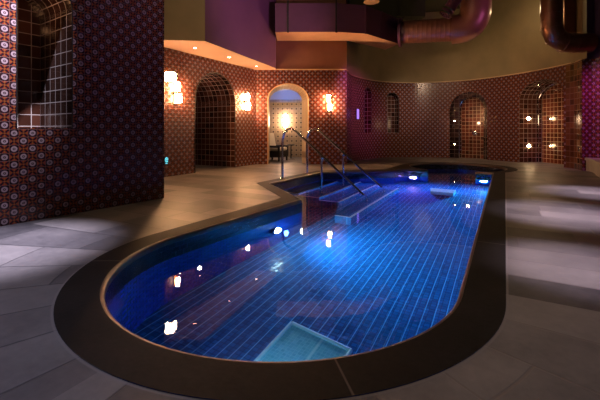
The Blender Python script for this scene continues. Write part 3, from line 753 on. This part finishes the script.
# ------------------------------------------------------------------ bench at the far right
bf = [(7.02, 9.08), (6.98, 8.90), (6.80, 8.55), (6.31, 7.79), (6.0, 7.0), (5.95, 6.2)]; bk = [(8.9, 5.9), (8.6, 7.0), (7.12, 9.10)]
bf = [tuple(p) [:2] for p in crom([(x, y, 0) for x, y in bf], 4)]
e = empty('stone_bench', (7, 8, 0), 0, 'pale curved stone bench along the right wall', 'bench')
B().prism([(x-7, y-8) for x, y in bf+bk], 0, .26).out('bench_base', M['bench'], e)
lipb = [(x-7-.035, y-8) for x, y in bf]+[(x-7, y-8) for x, y in bk]
B().prism(lipb, .26, .32).out('seat_slab', M['bench'], e)

# ------------------------------------------------------------------ lounge furniture
def at(px, y, z=0): return G(px, y, z)
cxy = (-.80, 12.1)
ch = empty('armchair', (*cxy, 0), math.radians(66), 'black rattan armchair with cream cushions seen through the lounge arch', 'armchair')
B().box((0, 0, .23), (.66, .64, .20), None, .03).out('seat_base', M['wicker'], ch)
bk_ = B().box((0, 0, 0), (.66, .10, .62), Matrix.Translation((0, .30, .55)) @ Matrix.Rotation(math.radians(-12), 4, 'X'), .03); bk_.out('backrest', M['wicker'], ch)
for s in (-1, 1):
    B().box((s*.31, -.02, .47), (.08, .60, .07), None, .025).box((s*.31, -.28, .36), (.06, .06, .20), None, .01).out('armrest', M['wicker'], ch)
    for k in (-.27, .27): B().box((s*.28, k, .065), (.05, .05, .13), None, .006).out('leg', M['black'], ch)
B().box((0, -.03, .385), (.54, .54, .11), None, .04).out('seat_cushion', M['cushion'], ch)
B().box((0, 0, 0), (.54, .13, .48), Matrix.Translation((0, .205, .66)) @ Matrix.Rotation(math.radians(-12), 4, 'X'), .05).out('back_cushion', M['cushion'], ch)
txy = ((291-300)*12.7/F, 12.7)
sd = empty('side_table', (*txy, 0), 0, 'small dark side table beside the lounge armchair', 'table')
B().lathe([(.12, .47), (.13, .48), (.13, .50), (.12, .51)], 28).out('table_top', M['black'], sd, True)
B().lathe([(.02, .02), (.02, .47)], 14).out('stem', M['black'], sd, True); B().lathe([(.15, 0), (.15, .012), (.03, .03)], 24).out('foot', M['black'], sd, True)
# lounge wall lamp
zl = zpx(121, LY); e = empty('lounge_wall_lamp', ((285.5-300)*LY/F, LY-.005, zl), 0, 'tall glowing lamp on the pale lounge wall behind the armchair', 'wall lamp')
B().box((0, -.012, 0), (.14, .024, .5), None, .006).out('back_plate', M['brass'], e)
B().lathe([(.05, -.24), (.065, -.22), (.07, 0), (.065, .22), (.05, .24)], 20, Matrix.Translation((0, -.10, 0))).out('glass_shade', M['lamp_inner'], e, True)

# ------------------------------------------------------------------ light: spots in the ceiling, coloured washes, added fills
LIL = (.86, .72, .95)
spot('spot_floor_right', (3.1, 4.3, 5.2), (3.15, 4.45, 0), LIL, 2700, 22, 1)
spot('spot_floor_near_right', (2.05, 2.6, 5.2), (2.05, 2.72, 0), LIL, 1800, 17, 1)
spot('spot_floor_far_right', (4.6, 5.8, 5.2), (4.65, 5.95, 0), LIL, 2700, 20, 1)
spot('spot_left', (-1.9, 2.6, 5.2), (-3.25, 3.75, 2.5), (.80, .80, 1.), 4800, 30, 1)
spot('spot_near_right', (1.2, .9, 5.2), (1.35, 1.3, 0), (.95, .80, .85), 260, 46, 1)
spot('platform_fill', (*UV2W(-1.3, 1.45), -.40), (*UV2W(-1.35, 2.0), -1.0), (.28, .75, 1.), 17, 75, .8, .04)  # added underwater fill without a fixture, brightens the platform
spot('spot_left_floor', (-2.4, 3.0, 5.2), (-2.6, 3.15, 0), (.72, .70, 1.), 4300, 24, 1)
spot('spot_floor_near_left', (-1.5, 1.6, 5.2), (-1.5, 1.6, 0), (.50, .60, 1.), 480, 36, 1)
pc_ = pathC.at(pathC.px(405))[0]
spot('spot_curved_wall', (3.4, 9.4, 3.35), (pc_.x-.1, pc_.y, 1.85), (1., .86, .76), 240, 30, 1, .15)
spot('spot_curved_wall_mid', (4.2, 8.9, 3.3), (5.6, 13.0, 1.3), (1., .66, .42), 240, 80, 1, .04)
spot('spot_violet_wall', (6.1, 7.2, 3.0), (7.5, 8.8, 1.5), (.80, .10, .70), 260, 60, .8, .04)
spot('spot_violet_left', (0.2, 4.2, 5.2), (-2.3, 5.0, 2.1), (.22, .10, 1.), 110, 30, 1)
spot('spot_violet_upper', (1.8, 6.5, 3.0), (-1.0, 9.0, 4.0), (.80, .34, .62), 260, 70, 1, .04)
spot('spot_violet_elbow', (6.2, 7.4, 3.3), (5.0, 10.1, 4.2), (.80, .22, .75), 80, 34, 1, .05)
spot('spot_plum_wall', (2.6, 7.5, 3.4), (1.8, 12.0, 1.7), (.85, .14, .60), 850, 36, 1, .04)
def point(name, loc, col, w, r=.2):
    l = bpy.data.lights.new(name, 'POINT'); l.color = col; l.energy = w; l.shadow_soft_size = r
    o = bpy.data.objects.new(name, l); COL.objects.link(o); o.location = loc; return o
point('cove_blue', (-.5, LY-.35, 2.35), (.10, .28, 1.), 10, .08)
point('lounge_fill', (.1, 11.75, 1.85), (1., .68, .42), 30, .1)  # added fill in mid-air, no lamp body, brightens armchair and lounge floor
point('upper_room', (5.2, 11.4, 3.7), (1., .70, .34), 17, .06)
point('upper_room_right', (6.1, 10.3, 4.3), (1., .76, .42), 16, .06)
point('upper_room_near', (-.9, 5.2, 4.7), (1., .74, .46), 75, .06)

q = flat_at(pathL, oN, (oN['s0']+oN['s1'])/2, .40); downlight(q.x, q.y, 2.70-.012, 'small downlight in the top of the left wall niche', 'lamp_down', .03, 'downlights in the wall recesses')
point('niche_light', (q.x, q.y, 2.45), (1., .45, .20), 1.6, .05)
q = flat_at(pathA, oA, (oA['s0']+oA['s1'])/2, .55); downlight(q.x, q.y, 2.43-.012, 'small downlight in the vault of the dark arched passage', 'lamp_down', .03, 'downlights in the wall recesses')
point('passage_light', (q.x, q.y, 2.2), (1., .62, .42), 9, .05)
q = flat_at(pathC, oSi, (oSi['s0']+oSi['s1'])/2, .16); point('alcove_fill', (q.x, q.y, 1.3), (1., .60, .34), 9, .2)  # added fill at the alcove mouth, no lamp body
q = flat_at(pathC, oDi, (oDi['s0']+oDi['s1'])/2, -.18); point('doorway_fill', (q.x, q.y, 1.25), (1., .58, .34), 7, .04)  # added fill hanging in front of the doorway, lights its red back

W = bpy.data.worlds.new('World'); sc.world = W; W.use_nodes = True
W.node_tree.nodes['Background'].inputs[0].default_value = (.5, .45, .6, 1); W.node_tree.nodes['Background'].inputs[1].default_value = .03

cam = bpy.data.cameras.new('Camera'); co = bpy.data.objects.new('Camera', cam); COL.objects.link(co)
co.location = (0, 0, 1); co.rotation_euler = (PI/2, 0, 0); cam.sensor_width = 36; cam.sensor_fit = 'HORIZONTAL'; cam.lens = F/600*36
cam.shift_y = -(200-HZ)/600; cam.clip_start = .05; cam.clip_end = 100
sc.camera = co
sc.view_settings.view_transform = 'Standard'; sc.view_settings.look = 'None'; sc.view_settings.exposure = 0; sc.view_settings.gamma = 1; sc.view_settings.use_curve_mapping = False
cy = sc.cycles; cy.use_denoising = True; cy.caustics_refractive = False; cy.caustics_reflective = False; cy.sample_clamp_indirect = 4; cy.max_bounces = 10; cy.diffuse_bounces = 4; cy.glossy_bounces = 5; cy.transmission_bounces = 8
cy.blur_glossy = .5
